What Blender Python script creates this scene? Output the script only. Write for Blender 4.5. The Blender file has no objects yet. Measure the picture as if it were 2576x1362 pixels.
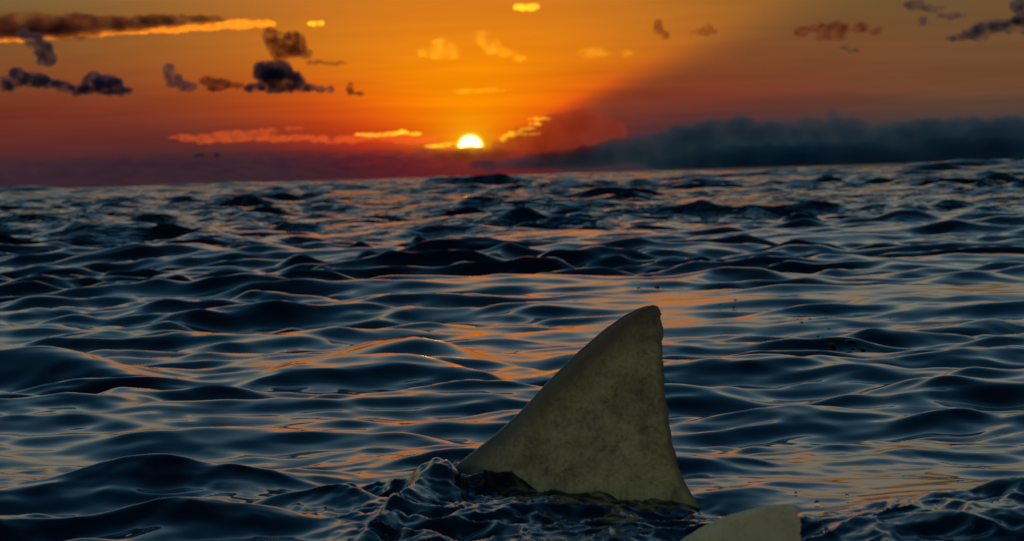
import bpy, bmesh, math, random
import numpy as np
from mathutils import Matrix, Vector

R = math.radians
scene = bpy.context.scene
col = scene.collection

# ------------------------------------------------------------------ camera
CAM_H = 0.76
PITCH = -1.89            # degrees, looking slightly down
ROLL = -1.69             # the horizon climbs to the right
HFOV = 20.0
PW, PH = 2576.0, 1362.0  # the pixel frame used for measuring
FPX = PW / 2 / math.tan(R(HFOV / 2))
CAM_ROT = Matrix.Rotation(R(90 + PITCH), 3, 'X') @ Matrix.Rotation(R(ROLL), 3, 'Z')
cam_data = bpy.data.cameras.new('camera')
cam = bpy.data.objects.new('camera', cam_data)
col.objects.link(cam)
cam.matrix_world = Matrix.Translation((0, 0, CAM_H)) @ CAM_ROT.to_4x4()
cam_data.sensor_width = 36.0
cam_data.angle = R(HFOV)
cam_data.clip_start = 0.1
cam_data.clip_end = 200000.0
cam_data.dof.use_dof = True
cam_data.dof.focus_distance = 8.6
cam_data.dof.aperture_fstop = 9.5
scene.camera = cam

def ray(px, py):
    """world direction towards a measured point"""
    return (CAM_ROT @ Vector(((px - PW / 2) / FPX, (PH / 2 - py) / FPX, -1.0))).normalized()

def az_el(px, py):
    d = ray(px, py)
    return math.degrees(math.atan2(d.x, d.y)), math.degrees(math.asin(d.z))

def at_range(px, py, rng):
    """point seen there at a horizontal distance rng from the camera foot"""
    d = ray(px, py)
    k = rng / math.hypot(d.x, d.y)
    return Vector((0, 0, CAM_H)) + d * k

SUN_AZ, SUN_EL = az_el(1183, 371)

# ------------------------------------------------------------------ world
def lin(r, g, b):
    f = lambda c: ((c / 255 + 0.055) / 1.055) ** 2.4 if c > 10 else c / 255 / 12.92
    return (f(r), f(g), f(b), 1.0)

class NT:
    """small helper to write node maths as expressions"""
    def __init__(self, tree):
        self.t = tree; self.n = tree.nodes; self.l = tree.links
    def put(self, sock, v):
        if isinstance(v, bpy.types.NodeSocket): self.l.new(v, sock)
        else: sock.default_value = v
    def m(self, op, a, b=0.0, c=None, clamp=False):
        n = self.n.new('ShaderNodeMath'); n.operation = op; n.use_clamp = clamp
        self.put(n.inputs[0], a); self.put(n.inputs[1], b)
        if c is not None: self.put(n.inputs[2], c)
        return n.outputs[0]
    def v(self, op, a, b=None, out=0):
        n = self.n.new('ShaderNodeVectorMath'); n.operation = op
        self.put(n.inputs[0], a)
        if b is not None: self.put(n.inputs[1], b)
        return n.outputs['Value'] if out == 'v' else n.outputs[0]
    def ramp(self, fac, stops, interp='EASE'):
        n = self.n.new('ShaderNodeValToRGB'); n.color_ramp.interpolation = interp
        el = n.color_ramp.elements
        while len(el) > 1: el.remove(el[-1])
        el[0].position = stops[0][0]; el[0].color = stops[0][1]
        for p, c in stops[1:]:
            e = el.new(p); e.color = c
        self.put(n.inputs[0], fac)
        return n.outputs[0]
    def mix(self, f, a, b, mode='MIX'):
        n = self.n.new('ShaderNodeMix'); n.data_type = 'RGBA'; n.blend_type = mode
        n.clamp_factor = True
        self.put(n.inputs['Factor'], f)
        self.put(n.inputs[6], a); self.put(n.inputs[7], b)
        return n.outputs[2]
    def smooth(self, x, lo, hi, a=0.0, b=1.0):
        n = self.n.new('ShaderNodeMapRange'); n.interpolation_type = 'SMOOTHSTEP'
        self.put(n.inputs[0], x)
        for i, q in enumerate((lo, hi, a, b)): self.put(n.inputs[1 + i], q)
        return n.outputs[0]
    def noise(self, vec, scale, detail=4, rough=0.5, dist=0.0, out=0):
        n = self.n.new('ShaderNodeTexNoise')
        self.put(n.inputs['Vector'], vec)
        n.inputs['Scale'].default_value = scale; n.inputs['Detail'].default_value = detail
        n.inputs['Roughness'].default_value = rough; n.inputs['Distortion'].default_value = dist
        return n.outputs[out]

world = bpy.data.worlds.new('World')
scene.world = world
world.use_nodes = True
W = NT(world.node_tree)
W.n.clear()
tc = W.n.new('ShaderNodeTexCoord')
sep = W.n.new('ShaderNodeSeparateXYZ'); W.l.new(tc.outputs['Generated'], sep.inputs[0])
DEG = 57.29578
elev = W.m('MULTIPLY', W.m('ARCSINE', sep.outputs[2]), DEG)
azim = W.m('MULTIPLY', W.m('ARCTAN2', sep.outputs[0], sep.outputs[1]), DEG)
da = W.m('SUBTRACT', azim, SUN_AZ)
de = W.m('SUBTRACT', elev, SUN_EL)
# elevation axis for the ramps: square root spreads the low sky
ef = W.m('SQRT', W.m('DIVIDE', W.m('MAXIMUM', elev, 0.0), 90.0))
E = lambda e: math.sqrt(e / 90.0)
base = W.ramp(ef, [
    (E(0.0), lin(46, 36, 48)), (E(0.45), lin(62, 38, 48)), (E(0.9), lin(92, 40, 40)),
    (E(1.5), lin(116, 48, 36)), (E(2.3), lin(122, 68, 40)), (E(3.4), lin(104, 84, 48)),
    (E(6.0), lin(138, 130, 106)), (E(11.0), lin(158, 158, 146)), (E(19.0), lin(92, 126, 146)),
    (E(32.0), lin(40, 86, 118)), (E(55.0), lin(20, 54, 84)), (E(90.0), lin(16, 42, 70))], 'LINEAR')
glow = W.ramp(ef, [
    (E(0.0), lin(88, 32, 38)), (E(0.4), lin(150, 38, 26)), (E(0.8), lin(232, 92, 2)),
    (E(1.4), lin(250, 132, 0)), (E(2.2), lin(242, 136, 6)), (E(3.4), lin(214, 120, 28)),
    (E(6.0), lin(232, 130, 58)), (E(11.0), lin(172, 150, 126)), (E(19.0), lin(96, 126, 144)),
    (E(34.0), lin(38, 82, 112)), (E(90.0), lin(16, 42, 70))], 'LINEAR')
# gaussian in azimuth, wider to the left than to the right
absl = W.m('DIVIDE', da, W.m('ADD', 1.35, W.m('MULTIPLY', W.m('MINIMUM', W.m('MAXIMUM', elev, 0.0), 3.0), 0.84)))
gfac = W.m('EXPONENT', W.m('MULTIPLY', W.m('MULTIPLY', absl, absl), -0.5))
# shade thrown across the air by the cloud bank to the right of the sun
phi = W.m('MULTIPLY', W.m('ARCTAN2', de, da), DEG)
wedge = W.m('MULTIPLY', W.smooth(phi, 16.0, 25.5, 1.0, 0.0), W.smooth(da, 0.8, 3.0))
wedge = W.m('MULTIPLY', wedge, W.smooth(da, 9.0, 40.0, 1.0, 0.0))
gfac = W.m('MULTIPLY', gfac, W.m('SUBTRACT', 1.0, W.m('MULTIPLY', wedge, 0.88)))
sky = W.mix(gfac, base, glow)
# the low sky between the glow and the dusk is redder
redf = W.m('MULTIPLY', W.m('MULTIPLY', gfac, W.m('SUBTRACT', 1.0, gfac)), 4.0)
redf = W.m('MULTIPLY', redf, W.smooth(elev, 1.2, 2.8, 1.0, 0.0))
sky = W.mix(redf, sky, W.mix(1.0, sky, (1.0, 0.52, 0.75, 1.0), 'MULTIPLY'))
olive = W.m('MULTIPLY', W.smooth(da, 3.0, 11.0), W.smooth(elev, 2.0, 5.0, 1.0, 0.0))
sky = W.mix(W.m('MULTIPLY', olive, 0.65), sky, lin(100, 80, 52))
# right-hand side low sky goes teal grey
teal = W.m('MULTIPLY', W.smooth(da, 0.8, 5.5), W.smooth(elev, 0.3, 1.7, 1.0, 0.0))
sky = W.mix(W.m('MULTIPLY', teal, 0.85), sky, lin(30, 46, 60))
# thin strata low in the sky
st = W.noise(W.v('MULTIPLY', tc.outputs['Generated'], (14.0, 14.0, 260.0)), 1.0, 4, 0.55, 0.5)
stf = W.m('ADD', 1.0, W.m('MULTIPLY', W.m('SUBTRACT', st, 0.5), W.smooth(elev, 0.9, 3.2, 0.75, 0.22)))
stc = W.n.new('ShaderNodeCombineXYZ')
for q in range(3): W.put(stc.inputs[q], stf)
sky = W.mix(1.0, sky, stc.outputs[0], 'MULTIPLY')
# halo and disc of the sun
dist = W.m('SQRT', W.m('ADD', W.m('MULTIPLY', da, da), W.m('MULTIPLY', de, de)))
halo = W.m('EXPONENT', W.m('MULTIPLY', dist, -2.6))
halo = W.m('MULTIPLY', halo, W.smooth(elev, 0.2, 0.75))
sky = W.mix(halo, sky, lin(255, 196, 20))
cut = W.noise(tc.outputs['Generated'], 420.0, 2)
cut = W.m('ADD', elev, W.m('MULTIPLY', W.m('SUBTRACT', cut, 0.5), 0.10))
cutf = W.smooth(cut, SUN_EL - 0.03, SUN_EL + 0.025)
rim = W.m('MULTIPLY', W.smooth(dist, 0.235, 0.31, 1.0, 0.0), cutf)
sky = W.mix(rim, sky, (1.5, 0.85, 0.06, 1.0))
disc = W.m('MULTIPLY', W.smooth(dist, 0.20, 0.25, 1.0, 0.0), W.smooth(cut, SUN_EL, SUN_EL + 0.035))
sky = W.mix(disc, sky, (5.0, 3.8, 1.15, 1.0))
bg1 = W.n.new('ShaderNodeBackground'); W.l.new(sky, bg1.inputs[0]); bg1.inputs[1].default_value = 1.0
nis = W.n.new('ShaderNodeTexSky'); nis.sky_type = 'NISHITA'; nis.sun_disc = False
nis.sun_elevation = R(SUN_EL); nis.sun_rotation = R(SUN_AZ)
bg2 = W.n.new('ShaderNodeBackground'); W.l.new(nis.outputs[0], bg2.inputs[0]); bg2.inputs[1].default_value = 0.0008
add = W.n.new('ShaderNodeAddShader'); W.l.new(bg1.outputs[0], add.inputs[0]); W.l.new(bg2.outputs[0], add.inputs[1])
wo = W.n.new('ShaderNodeOutputWorld'); W.l.new(add.outputs[0], wo.inputs[0])

# ------------------------------------------------------------------ sun, exposure
sun_data = bpy.data.lights.new('sun_lamp', 'SUN')
sun_data.energy = 0.8
sun_data.angle = R(0.53)
sun_data.color = (1.0, 0.52, 0.12)
sun = bpy.data.objects.new('sun_lamp', sun_data)
col.objects.link(sun)
sdir = Vector((math.sin(R(SUN_AZ)) * math.cos(R(SUN_EL)), math.cos(R(SUN_AZ)) * math.cos(R(SUN_EL)), math.sin(R(SUN_EL))))
sun.rotation_euler = sdir.to_track_quat('Z', 'Y').to_euler()

vs = scene.view_settings
vs.view_transform = 'Standard'; vs.look = 'None'; vs.exposure = 0.0; vs.gamma = 1.0
vs.use_curve_mapping = False
cy = scene.cycles
cy.use_denoising = True
cy.transparent_max_bounces = 64
cy.max_bounces = 8
cy.volume_bounces = 1
cy.sample_clamp_direct = 4.0
cy.sample_clamp_indirect = 2.0
cy.volume_step_rate = 1.0

# ------------------------------------------------------------------ numpy noise
_rng = np.random.RandomState(7)
_perm = _rng.permutation(512).astype(np.int64)
_grad = np.stack([np.cos(_rng.rand(512) * 6.2831853), np.sin(_rng.rand(512) * 6.2831853)], 1)
_g2 = _rng.rand(512) * 6.2831853
_grad = np.stack([np.cos(_g2), np.sin(_g2)], 1)

def perlin(x, y):
    xi = np.floor(x).astype(np.int64); yi = np.floor(y).astype(np.int64)
    xf = x - xi; yf = y - yi
    u = xf * xf * xf * (xf * (xf * 6 - 15) + 10); v = yf * yf * yf * (yf * (yf * 6 - 15) + 10)
    def g(ix, iy, fx, fy):
        h = _perm[(_perm[ix & 511] + iy) & 511]
        return _grad[h, 0] * fx + _grad[h, 1] * fy
    a = g(xi, yi, xf, yf); b = g(xi + 1, yi, xf - 1, yf)
    c = g(xi, yi + 1, xf, yf - 1); d = g(xi + 1, yi + 1, xf - 1, yf - 1)
    return (a + u * (b - a)) * (1 - v) + (c + u * (d - c)) * v

def sstep(x, a, b):
    t = np.clip((x - a) / (b - a), 0, 1)
    return t * t * (3 - 2 * t)

# ------------------------------------------------------------------ sea
def sea_rows():
    r = 2.5; out = [r]
    while r < 60000:
        if r < 4.6: d = 0.03
        elif r < 8.2: d = min(r * r / CAM_H * 0.00017, 0.01)
        else: d = min(r * r / CAM_H * 0.00026, (0.0030 if r < 140 else 0.0038 if r < 420 else 0.012) * r)
        if r > 900: d = 0.05 * r
        r += d; out.append(r)
    return np.array(out)

def sea_cols():
    inner = np.linspace(-12.5, 12.5, 590)
    left = [-12.5]; s = 0.06
    while left[-1] > -100: left.append(left[-1] - s); s *= 1.12
    left = np.array(left[1:][::-1])
    return np.concatenate([left, inner, -left[::-1]])

rr = sea_rows(); cc = np.radians(sea_cols())
NR, NC = len(rr), len(cc)
rg, cg = np.meshgrid(rr, cc, indexing='ij')
X = (rg * np.sin(cg)).ravel(); Y = (rg * np.cos(cg)).ravel(); RG = rg.ravel(); CG = cg.ravel()
dr = np.gradient(rr); DR = np.repeat(dr, NC)
X0 = X.astype(np.float32); Y0 = Y.astype(np.float32)
DX = np.zeros_like(X0); DY = np.zeros_like(X0); DZ = np.zeros_like(X0)

# calm streaks and rougher patches
low = perlin(X / 3.1 + 11, Y / 5.2 + 3) + 0.6 * perlin(X / 1.1 + 31, Y / 1.9 + 7) + 0.8 * perlin(X / 9 + 1, Y / 16 + 17)
patch = np.clip(0.9 + 1.25 * low, 0.15, 2.0).astype(np.float32)
fargain = (0.80 + 0.55 * sstep(RG, 13, 32)).astype(np.float32)
random.seed(21)
def waves(n, lmin, lmax, slope, heading, spread, chop, use_patch, gain):
    s = math.sqrt(2 * slope * slope / n)
    for i in range(n):
        lam = lmin * (lmax / lmin) ** ((i + random.random()) / n)
        th = R(heading + random.gauss(0, spread))
        k = 2 * math.pi / lam
        a = s / k
        kx, ky = k * math.sin(th), k * math.cos(th)
        ph = random.random() * 6.2831853
        arg = (X0 * np.float32(kx) + Y0 * np.float32(ky) + np.float32(ph))
        amp = np.float32(a) * np.clip((lam / 2.6 - DR) / (lam / 5.0), 0, 1).astype(np.float32) * gain
        if use_patch: amp = amp * patch
        c = np.cos(arg); sn = np.sin(arg)
        DZ[:] += amp * c
        q = np.float32(chop)
        DX[:] -= q * amp * sn * np.float32(math.sin(th)); DY[:] -= q * amp * sn * np.float32(math.cos(th))

one = np.float32(1.0)
swell_gain = (0.25 + 0.75 * sstep(RG, 12, 40)).astype(np.float32)
far_gain = sstep(RG, 45, 160).astype(np.float32)
far2 = (0.60 + 1.1 * sstep(RG, 18, 45) + 1.1 * sstep(RG, 45, 110)).astype(np.float32)
waves(12, 11.0, 38.0, 0.050, 8, 24, 0.8, False, far_gain * (1 + 0.3 * sstep(RG, 150, 500)).astype(np.float32))
waves(16, 3.2, 11.0, 0.095, 6, 30, 0.8, False, swell_gain * (1 - 0.25 * sstep(RG, 30, 90) + 1.1 * sstep(RG, 90, 240)).astype(np.float32))
waves(26, 1.2, 3.2, 0.090, -4, 26, 0.9, True, far2)
waves(50, 0.30, 1.1, 0.225, -6, 29, 0.9, True, fargain)
waves(44, 0.11, 0.30, 0.135, -10, 34, 0.7, True, fargain)
waves(20, 0.05, 0.13, 0.035, -25, 50, 0.4, True, one)

# single waves that stand out in the photograph: crest line, widths
def hero(points, wf, wb, keep=0.35, gain=1.0, fade=0.03):
    """points: (px, py, range) along the crest; wf / wb: front and back half widths in metres"""
    P = [at_range(px, py, r) for px, py, r in points]
    az = np.array([math.atan2(p.x, p.y) for p in P])
    zc = np.array([p.z for p in P]); rc = np.array([q[2] for q in points])
    a0, a1 = az[0], az[-1]
    # smooth the polyline
    ts = np.linspace(a0, a1, 160)
    zs = np.interp(ts, az, zc); rs = np.interp(ts, az, rc)
    kern = np.hanning(17); kern /= kern.sum()
    pad = lambda v: np.convolve(np.pad(v, 8, mode='edge'), kern, mode='valid')
    zs, rs = pad(zs), pad(rs)
    sel = (CG > a0 - fade) & (CG < a1 + fade) & (RG > rs.min() - 4 * wf) & (RG < rs.max() + 4 * wb)
    A = CG[sel]; r = RG[sel]
    z = np.interp(A, ts, zs); c = np.interp(A, ts, rs)
    d = r - c
    w = np.where(d < 0, wf, wb)
    prof = np.exp(-(d / w) ** 2) * sstep(A, a0 - fade, a0 + fade / 3) * (1 - sstep(A, a1 - fade / 3, a1 + fade))
    prof = prof.astype(np.float32)
    DZ[sel] = DZ[sel] * (1 - (1 - keep) * prof) + (z * gain * prof).astype(np.float32)

hero([(820, 905, 12.0), (950, 870, 11.9), (1050, 850, 11.9), (1130, 866, 11.8), (1250, 918, 11.6), (1380, 972, 11.3)], 0.30, 0.60)
hero([(-200, 915, 11.6), (0, 896, 11.6), (100, 888, 11.5), (200, 902, 11.4), (320, 934, 11.2), (470, 966, 11.0), (640, 944, 10.9), (754, 919, 10.9),
      (870, 902, 10.9), (1002, 893, 10.8), (1070, 901, 10.8), (1143, 924, 10.7), (1285, 974, 10.5), (1400, 1005, 10.3)], 0.26, 0.34, 0.3)

# mound and broken water around the fins
def local_px(points):
    return [at_range(px, py, CAM_H / max(1e-6, -ray(px, py).z) * math.hypot(ray(px, py).x, ray(px, py).y)) for px, py in points]

near = np.where((RG < 8.6) & (np.abs(CG) < R(16)))[0]
nx, ny = X[near], Y[near]
def fbm(x, y, s, o=4, gain=0.5):
    t = 0; a = 1.0
    for i in range(o):
        t = t + a * perlin(x / s + 17.3 * i, y / s + 5.1 * i); a *= gain; s *= 0.5
    return t
wx = nx + 0.05 * fbm(nx, ny, 0.13, 2); wy = ny + 0.07 * fbm(nx + 9, ny + 4, 0.15, 2)
lump = np.abs(fbm(wx * 0.8, wy * 0.8, 0.17, 3, 0.36))
lump = 0.5 - lump          # rounded ridges, pinched valleys
def blob(px, py, lx, ly, pw=2):
    p = local_px([(px, py)])[0]
    return np.exp(-(np.abs((nx - p.x) / lx) ** pw + np.abs((ny - p.y) / ly) ** pw))
rough = np.clip(blob(1130, 1290, 0.26, 0.36) + blob(1500, 1330, 0.42, 0.30) + 0.8 * blob(1640, 1290, 0.2, 0.14) + 0.8 * blob(1420, 1260, 0.3, 0.12) + blob(1230, 1205, 0.16, 0.22) + blob(1400, 1225, 0.16, 0.2) + 0.9 * blob(1560, 1240, 0.14, 0.18) + 0.7 * blob(960, 1230, 0.2, 0.2)
                + blob(2350, 1330, 0.40, 0.34) + 0.7 * blob(2560, 1260, 0.22, 0.34) + 0.8 * blob(2100, 1330, 0.2, 0.2), 0, 1)
edge = fbm(nx + 3, ny + 8, 0.22, 3)
rough = sstep(rough + 0.40 * edge, 0.08, 0.85)
mound = 0.03 * blob(1300, 1290, 0.35, 0.2) - 0.055 * blob(1750, 1255, 0.17, 0.15) - 0.02 * blob(1560, 1240, 0.15, 0.12) + 0.035 * blob(2420, 1320, 0.35, 0.25)
wx2 = nx + 0.03 * fbm(nx + 2, ny + 1, 0.09, 2); wy2 = ny + 0.04 * fbm(nx + 5, ny + 9, 0.1, 2)
calm2 = blob(1900, 1420, 0.34, 0.75)
fine = 0.5 - np.abs(fbm(wx2, wy2 * 0.7, 0.075, 3, 0.45))
DZ[near] = (DZ[near] * (1 - 0.5 * rough) * (1 - 0.85 * calm2) - 0.035 * calm2 + mound).astype(np.float32)
# splash thrown up ahead of the fin, the water heaped along its foot, the broken wave on the right
hero([(840, 1385, 6.0), (930, 1296, 6.35), (1000, 1246, 6.62), (1060, 1210, 6.82), (1110, 1188, 6.95), (1150, 1170, 7.0)], 0.16, 0.10, 0.75, fade=0.006)
hero([(1060, 1196, 7.03), (1145, 1170, 7.03), (1200, 1182, 7.02), (1300, 1206, 7.0), (1400, 1230, 6.95), (1500, 1245, 6.90), (1600, 1261, 6.84), (1700, 1277, 6.80), (1775, 1296, 6.76)], 0.15, 0.13, 0.3, fade=0.006)
hero([(2010, 1266, 6.5), (2100, 1258, 6.5), (2180, 1252, 6.5), (2260, 1247, 6.48), (2330, 1240, 6.46), (2400, 1226, 6.45), (2480, 1216, 6.45), (2576, 1200, 6.45), (2720, 1195, 6.45)], 0.14, 0.09, 0.6, fade=0.006)
hero([(2230, 1352, 5.95), (2340, 1322, 6.0), (2450, 1306, 6.0), (2576, 1296, 6.0), (2700, 1290, 6.0)], 0.12, 0.08, 0.6, fade=0.006)
side = 1 - 0.35 * sstep(nx, 0.35, 0.6)
foot = 1 + 0.5 * blob(1330, 1215, 0.3, 0.2)
DZ[near] += (foot * side * rough * ((lump - 0.28) * 0.070 + (fine - 0.28) * 0.012)).astype(np.float32)

verts = np.empty((NR * NC, 3), np.float32)
verts[:, 0] = X0 + DX; verts[:, 1] = Y0 + DY; verts[:, 2] = DZ
def sea_height(x, y):
    r = math.hypot(x, y); a = math.atan2(x, y)
    i = int(np.clip(np.searchsorted(rr, r), 1, NR - 1)); j = int(np.clip(np.searchsorted(cc, a), 1, NC - 1))
    return float(verts[i * NC + j, 2])

idx = np.arange(NR * NC).reshape(NR, NC)
quads = np.stack([idx[:-1, :-1], idx[1:, :-1], idx[1:, 1:], idx[:-1, 1:]], -1).reshape(-1, 4)[:, ::-1]
sea_me = bpy.data.meshes.new('sea')
sea_me.vertices.add(NR * NC); sea_me.vertices.foreach_set('co', verts.ravel())
nq = len(quads)
sea_me.loops.add(nq * 4); sea_me.loops.foreach_set('vertex_index', quads.ravel().astype(np.int32))
sea_me.polygons.add(nq)
sea_me.polygons.foreach_set('loop_start', np.arange(0, nq * 4, 4, dtype=np.int32))
sea_me.update(calc_edges=True)
sea_me.polygons.foreach_set('use_smooth', np.ones(nq, bool))
sea_me.update()
sea = bpy.data.objects.new('sea', sea_me); col.objects.link(sea)
sea['kind'] = 'structure'; sea['label'] = 'dark rippling sea reflecting the orange sunset sky'

mw = bpy.data.materials.new('sea_water'); mw.use_nodes = True
S = NT(mw.node_tree)
p = S.n['Principled BSDF']
p.inputs['Base Color'].default_value = (0.0010, 0.0055, 0.0105, 1)
p.inputs['Roughness'].default_value = 0.02
p.inputs['IOR'].default_value = 1.333
geo = S.n.new('ShaderNodeNewGeometry')
nz1 = S.noise(geo.outputs['Position'], 9.0, 3, 0.55)
# wind chop offshore, too fine for the mesh
offs = S.smooth(S.v('LENGTH', geo.outputs['Position'], out='v'), 24.0, 60.0)
nz2 = S.noise(S.v('MULTIPLY', geo.outputs['Position'], (0.8, 1.0, 0.0)), 2.1, 3, 0.55)
nz1 = S.m('ADD', S.m('MULTIPLY', nz1, 0.0006), S.m('MULTIPLY', S.m('MULTIPLY', nz2, offs), S.smooth(S.v('LENGTH', geo.outputs['Position'], out='v'), 60.0, 200.0, 0.42, 0.50)))
bump = S.n.new('ShaderNodeBump'); bump.inputs['Strength'].default_value = 1.0; bump.inputs['Distance'].default_value = 1.0
S.l.new(nz1, bump.inputs['Height']); S.l.new(bump.outputs[0], p.inputs['Normal'])
sea_me.materials.append(mw)

# ------------------------------------------------------------------ helpers for things
def tag(o, label, cat, group=None):
    o['label'] = label; o['category'] = cat
    if group: o['group'] = group
    return o

def mesh_obj(name, vs_, fs, mat, smooth=True):
    me = bpy.data.meshes.new(name); me.from_pydata([tuple(v) for v in vs_], [], fs)
    me.update()
    if smooth: me.polygons.foreach_set('use_smooth', [True] * len(me.polygons))
    me.materials.append(mat)
    o = bpy.data.objects.new(name, me); col.objects.link(o)
    return o

# ------------------------------------------------------------------ sharks
def skin_material(name, dark, mid, pale):
    m = bpy.data.materials.new(name); m.use_nodes = True
    T = NT(m.node_tree); b = T.n['Principled BSDF']
    c = T.n.new('ShaderNodeTexCoord').outputs['Object']
    big = T.noise(c, 7.0, 3, 0.55)
    mott = T.noise(c, 26.0, 5, 0.62, 0.6)
    fine = T.noise(c, 95.0, 4, 0.65)
    f = T.m('ADD', T.m('MULTIPLY', big, 0.33), T.m('ADD', T.m('MULTIPLY', mott, 0.40), T.m('MULTIPLY', fine, 0.30)))
    colr = T.ramp(f, [(0.34, dark), (0.52, mid), (0.70, pale)], 'LINEAR')
    spots = T.noise(c, 60.0, 2, 0.5, 0.8)
    sp = T.smooth(spots, 0.62, 0.70)
    colr = T.mix(T.m('MULTIPLY', sp, 0.45), colr, dark)
    mg = T.n.new('ShaderNodeAttribute'); mg.attribute_name = 'margin_shade'  # fin shading put into the colour: darker leading edge, tip and trailing edge
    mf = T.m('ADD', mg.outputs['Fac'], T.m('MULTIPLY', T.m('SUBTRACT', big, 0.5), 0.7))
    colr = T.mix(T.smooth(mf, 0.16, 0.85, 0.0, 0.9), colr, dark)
    T.l.new(colr, b.inputs['Base Color'])
    b.inputs['Roughness'].default_value = 0.36
    b.inputs['Specular IOR Level'].default_value = 0.4
    b.inputs['Coat Weight'].default_value = 0.25; b.inputs['Coat Roughness'].default_value = 0.12
    bp = T.n.new('ShaderNodeBump'); bp.inputs['Strength'].default_value = 0.35; bp.inputs['Distance'].default_value = 0.002
    T.l.new(f, bp.inputs['Height']); T.l.new(bp.outputs[0], b.inputs['Normal'])
    return m

def build_shark(origin_px, rng, yaw, lead_px, trail_px, body_drop, mat, seed, thick, lean=0.0, jag=0.004, edge_shade=1.0):
    """one continuous surface: a tapering fin that flares into the back below the water"""
    d = ray(*origin_px)
    P0 = Vector((0, 0, CAM_H)) + d * (rng / math.hypot(d.x, d.y)); P0.z = 0
    U = Vector((math.cos(yaw), -math.sin(yaw), 0)); Nn = Vector((-math.sin(yaw), -math.cos(yaw), 0))
    def uz(px, py):
        dd = ray(px, py); o = Vector((0, 0, CAM_H)) - P0
        t = -o.dot(Nn) / dd.dot(Nn); q = o + dd * t
        return q.dot(U), q.z
    L = sorted([uz(*q) for q in lead_px], key=lambda t: t[1]); T_ = sorted([uz(*q) for q in trail_px], key=lambda t: t[1])
    tip = max(L[-1][1], T_[-1][1])
    zl = np.array([t[1] for t in L]); ul = np.array([t[0] for t in L])
    zt = np.array([t[1] for t in T_]); ut = np.array([t[0] for t in T_])
    zmin = min(zl[0], zt[0])
    s = np.linspace(0, 1, 74)
    zs = zmin + (tip - zmin) * np.sin(s * math.pi / 2) ** 1.0
    rnd = np.random.RandomState(seed)
    NS = 36
    vs_ = []; fs = []; marg = []
    jn = np.convolve(rnd.randn(90), np.ones(2) / 2, mode='same')
    for i, z in enumerate(zs):
        a = np.interp(z, zl, ul); b = np.interp(z, zt, ut)
        a = min(a, b - 0.001)
        ch = b - a
        h = (z - zmin) / (tip - zmin)
        t = thick * ch * (0.55 + 0.45 * (1 - h)) + 0.004
        flare = max(0.0, -z - 0.03)
        t += flare * 0.9
        b += jag * jn[i] * (0.3 if h > 0.97 else 1.0)
        for k in range(NS):
            ang = 2 * math.pi * k / NS
            cx = 0.5 - 0.5 * math.cos(ang)          # 0 lead .. 1 trail
            sgn = 1 if math.sin(ang) >= 0 else -1
            yt = 5 * (0.2969 * math.sqrt(cx) - 0.1260 * cx - 0.3516 * cx ** 2 + 0.2843 * cx ** 3 - 0.1036 * cx ** 4)
            off = sgn * yt * t + lean * max(z, 0) ** 1.5
            q = U * (a + (b - a) * cx) + Nn * off
            vs_.append((q.x, q.y, z))
            marg.append(edge_shade * max(1.15 * math.exp(-cx * ch / 0.10), 0.75 * math.exp(-(1 - cx) * ch / 0.02), 0.8 * max(0.0, (h - 0.72) / 0.28)))
    for i in range(len(zs) - 1):
        for k in range(NS):
            k2 = (k + 1) % NS
            fs.append((i * NS + k, i * NS + k2, (i + 1) * NS + k2, (i + 1) * NS + k))
    fs.append(tuple(range(NS))[::-1]); fs.append(tuple((len(zs) - 1) * NS + k for k in range(NS)))
    o = mesh_obj('shark', vs_, fs, mat)
    at_ = o.data.attributes.new('margin_shade', 'FLOAT', 'POINT'); at_.data.foreach_set('value', np.array(marg, np.float32))
    o.location = P0
    return o

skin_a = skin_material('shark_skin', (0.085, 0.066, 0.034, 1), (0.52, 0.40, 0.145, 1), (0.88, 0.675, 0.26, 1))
skin_b = skin_material('pale_shark_skin', (0.58, 0.44, 0.19, 1), (0.90, 0.70, 0.33, 1), (0.95, 0.77, 0.40, 1))  # paler skin copy: brightness of the up-facing tip put into its colour
lead = [(1640, 768), (1622, 771), (1600, 779), (1570, 794), (1520, 829), (1450, 889), (1380, 958), (1310, 1034), (1250, 1090), (1145, 1172), (1040, 1245), (900, 1330), (740, 1440)]
trail = [(1645, 768), (1655, 771), (1661, 782), (1665, 806), (1667, 850), (1670, 930), (1676, 1000), (1683, 1060), (1695, 1130), (1714, 1190), (1738, 1240), (1765, 1284), (1830, 1360), (1930, 1440)]
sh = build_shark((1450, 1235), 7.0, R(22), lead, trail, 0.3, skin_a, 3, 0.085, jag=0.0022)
tag(sh, 'shark showing its tall mottled olive grey dorsal fin above the water', 'shark', 'sharks under the surface')
lead2 = [(1975, 1269), (1945, 1271), (1900, 1278), (1830, 1297), (1760, 1329), (1700, 1368), (1600, 1450), (1450, 1600)]
trail2 = [(1985, 1270), (2000, 1275), (2009, 1286), (2014, 1305), (2015, 1330), (2012, 1360), (2013, 1420), (2030, 1500), (2080, 1600)]
sh2 = build_shark((1850, 1500), 5.4, R(10), lead2, trail2, 0.3, skin_b, 9, 0.09, jag=0.002, edge_shade=0.0)
tag(sh2, 'shark with only a pale rounded fin tip showing at the bottom edge', 'shark', 'sharks under the surface')

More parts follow.
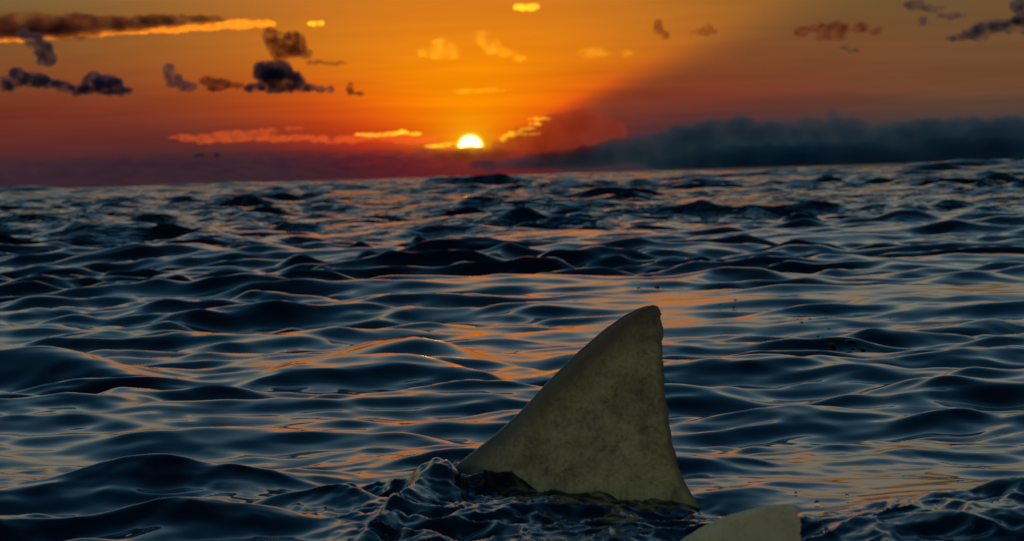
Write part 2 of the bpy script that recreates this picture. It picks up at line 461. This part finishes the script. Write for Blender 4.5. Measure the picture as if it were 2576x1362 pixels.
# ------------------------------------------------------------------ clouds
def cloud_material(name, dens, albedo, aniso, noise_len, lo=0.36, hi=0.60, squash=1.0):
    m = bpy.data.materials.new(name); m.use_nodes = True
    T = NT(m.node_tree); T.n.clear()
    out = T.n.new('ShaderNodeOutputMaterial')
    pv = T.n.new('ShaderNodeVolumePrincipled')
    pv.inputs['Color'].default_value = albedo
    pv.inputs['Anisotropy'].default_value = aniso
    g = T.n.new('ShaderNodeNewGeometry').outputs['Position']
    g = T.v('MULTIPLY', g, (1.0, 1.0, squash))
    n = T.noise(g, 1.0 / noise_len, 4, 0.62, 0.4)
    T.l.new(T.smooth(n, lo, hi, 0.0, dens), pv.inputs['Density'])
    T.l.new(pv.outputs[0], out.inputs['Volume'])
    return m

ICO = bmesh.new(); bmesh.ops.create_icosphere(ICO, subdivisions=3, radius=1.0)
ico_v = np.array([v.co[:] for v in ICO.verts]); ico_f = [[v.index for v in f.verts] for f in ICO.faces]; ICO.free()
noise_tex = bpy.data.textures.new('cloud_lumps', 'CLOUDS')
noise_tex.noise_depth = 3

def cloud(label, blobs, rng, tau, kind='dark', group=None, voxel_px=5.0, lump_px=7.0, noise_px=40.0, depth=1.0, lo=0.35, hi=0.62, squash=1.0):
    """blobs: measured ellipses (cx, cy, rx, ry) of a cloud that stands rng metres away"""
    k = rng / FPX
    vs_ = []; fs = []
    cs = [at_range(b[0], b[1], rng) for b in blobs]
    org = sum(cs, Vector()) / len(cs)
    dsum = 0
    rnd = random.Random(label)
    for (cx, cy, rx, ry), c in zip(blobs, cs):
        rd = math.sqrt(rx * ry) * k * depth * 1.3
        dsum += rd
        az = math.atan2(c.x, c.y)
        off = rnd.uniform(-0.5, 0.5) * rd
        b0 = len(vs_)
        for v in ico_v:
            lx, ly, lz = v[0] * rx * k, v[1] * rd + off, v[2] * ry * k
            vs_.append((c.x - org.x + lx * math.cos(az) + ly * math.sin(az), c.y - org.y - lx * math.sin(az) + ly * math.cos(az), c.z - org.z + lz))
        fs += [[i + b0 for i in f] for f in ico_f]
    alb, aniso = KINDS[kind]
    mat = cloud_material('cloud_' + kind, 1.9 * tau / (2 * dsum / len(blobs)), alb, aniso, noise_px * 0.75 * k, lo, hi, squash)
    o = mesh_obj('cloud', vs_, fs, mat)
    o.location = org
    rm = o.modifiers.new('merge', 'REMESH'); rm.mode = 'VOXEL'; rm.voxel_size = voxel_px * k
    tx = noise_tex.copy(); tx.noise_scale = lump_px * 3.2 * k
    dm = o.modifiers.new('lumps', 'DISPLACE'); dm.texture = tx; dm.texture_coords = 'GLOBAL'; dm.strength = lump_px * 3.2 * k; dm.mid_level = 0.5
    dg = bpy.context.evaluated_depsgraph_get()
    me = bpy.data.meshes.new_from_object(o.evaluated_get(dg))
    o.modifiers.clear(); old = o.data; o.data = me; me.name = 'cloud'; bpy.data.meshes.remove(old)
    tag(o, label, 'cloud', group)
    return o

KINDS = {  # sunset tint and shade of each cloud put into its scattering colour
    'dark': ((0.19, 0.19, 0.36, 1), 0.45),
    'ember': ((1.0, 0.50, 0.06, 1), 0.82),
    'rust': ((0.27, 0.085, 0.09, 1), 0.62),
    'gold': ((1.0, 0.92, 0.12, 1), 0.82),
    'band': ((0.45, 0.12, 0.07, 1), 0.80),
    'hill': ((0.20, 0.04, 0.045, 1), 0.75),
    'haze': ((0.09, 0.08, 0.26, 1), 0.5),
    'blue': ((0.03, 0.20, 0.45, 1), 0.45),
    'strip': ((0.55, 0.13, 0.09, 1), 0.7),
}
CUM, HI, BNK = 14000.0, 18000.0, 26000.0
g = 'clouds in the sunset sky'
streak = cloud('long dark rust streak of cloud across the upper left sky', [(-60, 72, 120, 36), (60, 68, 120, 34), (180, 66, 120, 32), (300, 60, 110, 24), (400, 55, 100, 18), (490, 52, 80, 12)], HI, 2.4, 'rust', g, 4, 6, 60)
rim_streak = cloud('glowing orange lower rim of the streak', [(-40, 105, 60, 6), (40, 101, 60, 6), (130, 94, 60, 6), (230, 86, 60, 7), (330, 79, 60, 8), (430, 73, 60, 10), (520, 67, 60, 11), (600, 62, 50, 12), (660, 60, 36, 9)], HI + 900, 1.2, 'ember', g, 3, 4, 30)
cloud('dark wisp standing upright near the left edge', [(60, 90, 22, 14), (85, 100, 28, 20), (110, 125, 28, 24), (118, 150, 26, 20), (95, 115, 20, 16)], CUM, 2.0, 'dark', g, 4, 7, 30)
cloud('dark low cumulus touching the left edge', [(20, 212, 30, 18), (45, 195, 26, 26), (90, 200, 40, 18), (130, 212, 46, 12), (165, 222, 30, 8)], CUM, 3.0, 'dark', g, 4, 6, 34)
cloud('dark peaked cumulus shaped like a hill, left of the paired puffs', [(190, 228, 28, 14), (240, 205, 34, 26), (270, 215, 44, 26), (300, 230, 36, 14), (220, 222, 30, 18)], CUM, 3.4, 'dark', g, 4, 6, 34)
cloud('curled grey puff beside the peaked cumulus', [(425, 175, 16, 18), (440, 205, 26, 18), (470, 218, 28, 14), (420, 195, 12, 20)], CUM, 1.5, 'dark', g, 3, 6, 26)
cloud('flat wedge of dark cloud left of the tall cumulus', [(520, 205, 26, 14), (550, 212, 32, 16), (585, 215, 32, 9), (540, 225, 30, 8)], CUM, 1.7, 'rust', g, 3, 6, 26)
cloud('tall dark cumulus with a square body', [(665, 180, 30, 28), (700, 185, 42, 36), (735, 205, 34, 28), (690, 215, 46, 20), (640, 222, 30, 12), (770, 222, 30, 12), (815, 226, 26, 9)], CUM, 3.6, 'dark', g, 4, 6, 34)
cloud('reddish puff floating above the square cumulus', [(685, 95, 26, 28), (740, 110, 34, 32), (710, 130, 36, 24), (765, 135, 22, 16), (690, 120, 22, 22)], CUM, 1.9, 'rust', g, 4, 7, 30)
cloud('thin wisp right of the square cumulus', [(790, 158, 24, 8), (840, 160, 36, 6)], CUM, 0.8, 'rust', g, 3, 4, 24)
cloud('tiny upright scrap right of the tall cumulus', [(880, 222, 10, 16), (895, 236, 24, 5)], CUM, 1.5, 'rust', g, 2.5, 4, 20)
cloud('short bright gold dash above the tall cumulus', [(790, 60, 18, 7), (805, 58, 12, 7)], HI, 1.1, 'gold', g, 2.5, 3, 40)
cloud('bright yellow oval cloud at the top, above the sun', [(1310, 19, 20, 9), (1335, 19, 24, 9)], HI, 1.1, 'gold', g, 2.5, 3, 60)
cloud('golden ragged puff above and left of the sun', [(1080, 132, 34, 14), (1105, 118, 28, 20), (1140, 130, 24, 20), (1110, 140, 44, 12)], CUM, 0.13, 'gold', g, 4, 8, 34, lo=0.40, hi=0.70)
cloud('golden trailing puff right above the sun', [(1210, 95, 22, 20), (1235, 118, 30, 20), (1270, 135, 32, 12), (1305, 148, 26, 8)], CUM, 0.13, 'gold', g, 4, 8, 34, lo=0.40, hi=0.70)
cloud('faint golden bar just above the sun', [(1180, 230, 44, 8), (1235, 228, 44, 7)], CUM, 0.12, 'gold', g, 4, 5, 34, lo=0.40, hi=0.70)
cloud('orange puff high right of the sun, larger of two side by side', [(1490, 132, 34, 14), (1525, 136, 20, 8)], CUM, 0.09, 'gold', g, 4, 7, 30, lo=0.40, hi=0.70)
cloud('orange puff high right of the sun, smaller of two side by side', [(1575, 132, 24, 10), (1590, 128, 16, 8)], CUM, 0.08, 'gold', g, 4, 6, 30, lo=0.40, hi=0.70)
cloud('small red smudge of cloud at upper right of the sun', [(1655, 68, 14, 20), (1672, 88, 14, 12)], CUM, 0.9, 'rust', g, 3, 5, 26)
cloud('faint red triangular cloud in the upper right', [(1770, 82, 34, 10), (1780, 70, 16, 14)], CUM, 0.7, 'rust', g, 3, 5, 26)
cloud('row of dull red puffs in the upper right sky', [(2015, 80, 22, 14), (2060, 70, 34, 14), (2110, 72, 34, 20), (2165, 70, 34, 14), (2200, 76, 24, 10), (2090, 92, 40, 12)], CUM, 1.2, 'rust', g, 4, 7, 30)
cloud('little slanting wisp under the row of red puffs', [(2125, 120, 16, 6), (2145, 128, 16, 6)], CUM, 0.9, 'dark', g, 2.5, 4, 20)
cloud('pale grey ragged cloud at the top right', [(2300, 12, 30, 14), (2345, 22, 34, 10), (2395, 40, 40, 9), (2320, 52, 14, 12)], CUM, 1.0, 'dark', g, 3, 7, 30)
cloud('dark slanting cloud near the right edge', [(2420, 96, 40, 10), (2455, 84, 34, 22), (2500, 68, 44, 18), (2540, 66, 30, 18)], CUM, 2.2, 'dark', g, 4, 7, 32)
cloud('dark upright cloud cut by the right edge', [(2560, 14, 24, 20), (2575, 50, 24, 22), (2590, 75, 24, 16)], CUM, 2.2, 'dark', g, 4, 7, 32)
cloud('tiny dark cloud low on the left, left one of a close pair', [(500, 391, 18, 8), (490, 394, 10, 5)], CUM, 1.8, 'dark', g, 2.0, 3, 20)
cloud('tiny dark cloud low on the left, right one of a close pair', [(542, 390, 13, 8), (548, 393, 8, 5)], CUM, 1.8, 'dark', g, 2.0, 3, 20)
cloud('thin red rimmed cloud band low left of the sun', [(480, 345, 60, 9), (580, 338, 60, 9), (660, 330, 50, 7), (740, 324, 30, 5), (860, 352, 80, 9), (960, 345, 60, 10), (1040, 352, 60, 10), (1110, 366, 40, 8), (560, 352, 90, 8), (720, 348, 110, 8)], BNK, 0.8, 'band', g, 3.5, 6, 30, lo=0.40, hi=0.62)
cloud('low dark haze bank filling the horizon left of the sun', [(-80, 440, 300, 40), (300, 430, 340, 42), (700, 420, 330, 42), (1000, 410, 260, 38), (1200, 408, 220, 32)], BNK + 4000, 0.7, 'haze', g, 6, 8, 60, depth=0.4, lo=0.30, hi=0.7, squash=4.0)
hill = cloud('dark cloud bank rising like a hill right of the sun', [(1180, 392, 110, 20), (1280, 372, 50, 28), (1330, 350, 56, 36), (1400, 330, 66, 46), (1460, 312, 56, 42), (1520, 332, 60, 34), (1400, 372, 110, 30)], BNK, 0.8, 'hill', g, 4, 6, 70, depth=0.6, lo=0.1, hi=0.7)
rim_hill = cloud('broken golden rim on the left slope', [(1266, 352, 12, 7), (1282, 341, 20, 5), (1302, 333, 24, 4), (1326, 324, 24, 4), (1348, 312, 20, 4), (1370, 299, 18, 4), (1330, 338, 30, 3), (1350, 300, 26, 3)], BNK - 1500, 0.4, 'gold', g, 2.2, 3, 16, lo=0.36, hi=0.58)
cloud('bright scraps of golden cloud just left of the sun', [(920, 339, 34, 4), (955, 341, 44, 4), (985, 337, 32, 5), (1012, 334, 18, 6), (1045, 337, 18, 4), (1100, 368, 34, 4), (1126, 362, 24, 3)], BNK - 1500, 0.7, 'gold', g, 2.2, 3, 16, lo=0.36, hi=0.58)
cloud('long blue grey cloud bank along the right horizon', [(1330, 412, 160, 18), (1440, 402, 150, 26), (1520, 392, 120, 30), (1590, 380, 100, 34), (1650, 366, 80, 32), (1720, 354, 80, 42), (1790, 350, 70, 52), (1860, 336, 60, 46), (1950, 345, 80, 44), (2040, 340, 70, 46), (2095, 296, 20, 26), (2130, 335, 70, 44), (2240, 350, 80, 42), (2330, 345, 90, 48), (2430, 340, 90, 48), (2540, 340, 100, 50), (2680, 340, 120, 50), (2000, 400, 400, 44), (2400, 392, 350, 44)], BNK, 1.45, 'blue', g, 5, 7, 150, depth=0.6, lo=0.05, hi=0.75)

for child, par in ((rim_streak, streak), (rim_hill, hill)):  # sunlit cloud edges, added as separate tinted clouds
    child.name = 'sunlit_rim'
    child.location = child.location - par.location
    child.parent = par
    del child['category']; del child['group']

# ------------------------------------------------------------------ small things on the water
clear = bpy.data.materials.new('clear_water'); clear.use_nodes = True
cp = clear.node_tree.nodes['Principled BSDF']
cp.inputs['Base Color'].default_value = (0.92, 0.97, 1.0, 1); cp.inputs['Roughness'].default_value = 0.0
cp.inputs['IOR'].default_value = 1.333; cp.inputs['Transmission Weight'].default_value = 1.0
weed = bpy.data.materials.new('wet_weed'); weed.use_nodes = True
B = NT(weed.node_tree); wp = B.n['Principled BSDF']
wn = B.noise(B.n.new('ShaderNodeTexCoord').outputs['Object'], 90.0, 3)
B.l.new(B.ramp(wn, [(0.35, (0.008, 0.010, 0.006, 1)), (0.65, (0.035, 0.030, 0.014, 1))]), wp.inputs['Base Color'])
wp.inputs['Roughness'].default_value = 0.35

dgr = bpy.context.evaluated_depsgraph_get()
def on_sea(px, py):
    ok, loc, nor, fi = sea.ray_cast(Vector((0, 0, CAM_H)), ray(px, py))
    return loc if ok else at_range(px, py, 8.0)

def scrap_mesh(seed):
    rnd = random.Random(seed); vs_ = []; fs = []
    N = 14; ph = [rnd.uniform(0, 6.28) for _ in range(3)]
    rad = [1 + 0.28 * math.sin(2 * 6.2832 * k / N + ph[0]) + 0.18 * math.sin(3 * 6.2832 * k / N + ph[1]) + rnd.uniform(-0.12, 0.12) for k in range(N)]
    for ring, (sc, z) in enumerate(((0.96, -0.12), (1.0, 0.02), (0.7, 0.28), (0.3, 0.42))):
        for k in range(N):
            a = 6.2832 * k / N
            vs_.append((rad[k] * sc * math.cos(a), 0.8 * rad[k] * sc * math.sin(a), z + rnd.uniform(-0.05, 0.05)))
    for r_ in range(3):
        for k in range(N):
            fs.append((r_ * N + k, r_ * N + (k + 1) % N, (r_ + 1) * N + (k + 1) % N, (r_ + 1) * N + k))
    fs.append(tuple(range(3 * N, 4 * N))); fs.append(tuple(range(N))[::-1])
    return vs_, fs

bits = [(2091, 867, 15), (2137, 858, 15), (2168, 878, 15), (2145, 877, 8), (2017, 811, 8), (2037, 803, 7), (2001, 798, 4), (2008, 803, 4),
        (2086, 828, 6), (2057, 846, 6), (2070, 850, 5), (1846, 772, 7), (1811, 766, 5), (1851, 756, 7), (2012, 778, 5), (2076, 780, 7),
        (1652, 722, 9), (1607, 725, 7), (2190, 872, 6), (2240, 800, 5)]
SIDE = {1652: 'tiny dark seaweed scrap straight above the tall fin tip', 1607: 'tiny dark seaweed scrap above and left of the tall fin tip',
        1846: 'small dark seaweed scrap right of the fin tip, lower of a close pair', 1811: 'small seaweed scrap right of the fin tip, nearest the fin',
        1851: 'small dark seaweed scrap right of the fin tip, upper of a close pair', 2145: 'small seaweed scrap lying close between the large ones on the right'}
for i, (px, py, hw) in enumerate(bits):
    p_ = on_sea(px, py)
    k = (p_ - Vector((0, 0, CAM_H))).length / FPX * hw * 0.75
    vs_, fs = scrap_mesh(i + 5)
    o = mesh_obj('seaweed_scrap', [(v[0] * k, v[1] * k * 1.3, v[2] * k * 0.8) for v in vs_], fs, weed)
    o.location = p_; o.rotation_euler = (0, 0, i * 1.3)
    if i < 3:
        lab = ('dark seaweed scrap, leftmost of the three largest on the bright slope', 'dark seaweed scrap, topmost of the three largest on the bright slope',
               'dark seaweed scrap, rightmost of the three largest on the bright slope')[i]
        gr = 'large seaweed scraps'
    elif px in SIDE: lab, gr = SIDE[px], 'seaweed scraps by the fin tip'
    else: lab, gr = 'tiny dark seaweed speck among the larger scraps on the right', 'seaweed specks on the right'
    tag(o, lab, 'seaweed', gr)

def ball(name, p_, rx, ry, rz, mat, rotz=0.0, wob=0.0, seed=0):
    rnd = np.random.RandomState(seed)
    d = ico_v / np.linalg.norm(ico_v, axis=1)[:, None]
    ph = rnd.rand(3, 3) * 6.28
    w_ = 1 + wob * (np.sin(2.3 * d[:, 0] + ph[0, 0]) * np.sin(2.9 * d[:, 1] + ph[0, 1]) + 0.6 * np.sin(4.1 * d[:, 2] + ph[1, 0] + 2 * d[:, 0]))
    o = mesh_obj(name, d * w_[:, None] * np.array([rx, ry, rz]), ico_f, mat)
    o.location = p_; o.rotation_euler = (0, 0, rotz)
    return o

drops = [(1150, 1168, 8, 'bright water drop flung highest at the front edge of the tall fin'), (1132, 1178, 6, 'water drop just left of the highest one at the front of the tall fin'),
         (1030, 1225, 5, 'lone water drop on the swell left of the tall fin'), (1156, 1277, 5, 'single water drop on the dark splash below the clear bulge'),
         (945, 1317, 9, 'largest glinting drop in the cluster at the lower left splash'), (906, 1334, 7, 'leftmost glinting drop of the lower left splash'),
         (983, 1332, 5, 'rightmost small drop of the lower left splash'), (972, 1348, 5, 'lowest small drop of the lower left splash, near the bottom edge'),
         (2002, 1244, 5, 'small water drop right above the pale fin tip'), (2055, 1270, 8, 'bright water drop just right of the pale fin tip'),
         (2131, 1250, 5, 'small water drop on the broken crest right of the pale fin tip'), (2064, 1321, 8, 'large low water drop right of the pale fin'),
         (2075, 1338, 5, 'small water drop under the large low drop right of the pale fin'), (2445, 1326, 6, 'lone water drop on the dark wave at the lower right')]
for i, (px, py, hr, lab) in enumerate(drops):
    p_ = on_sea(px, py)
    k = (p_ - Vector((0, 0, CAM_H))).length / FPX * hr
    tag(ball('water_droplet', p_ + Vector((0, 0, k * 0.35)), k, k, k * 1.1, clear, i, 0.06, i), lab, 'water droplet', 'droplets thrown up around the fins')
p_ = on_sea(1192, 1212); k = p_.length / FPX
tag(ball('water_bulge', p_ + Vector((0, -0.01, 0.004)), 27 * k, 20 * k, 15 * k, clear, 0.3, 0.22, 71), 'clear bulge of splashing water at the front foot of the tall fin', 'splash')
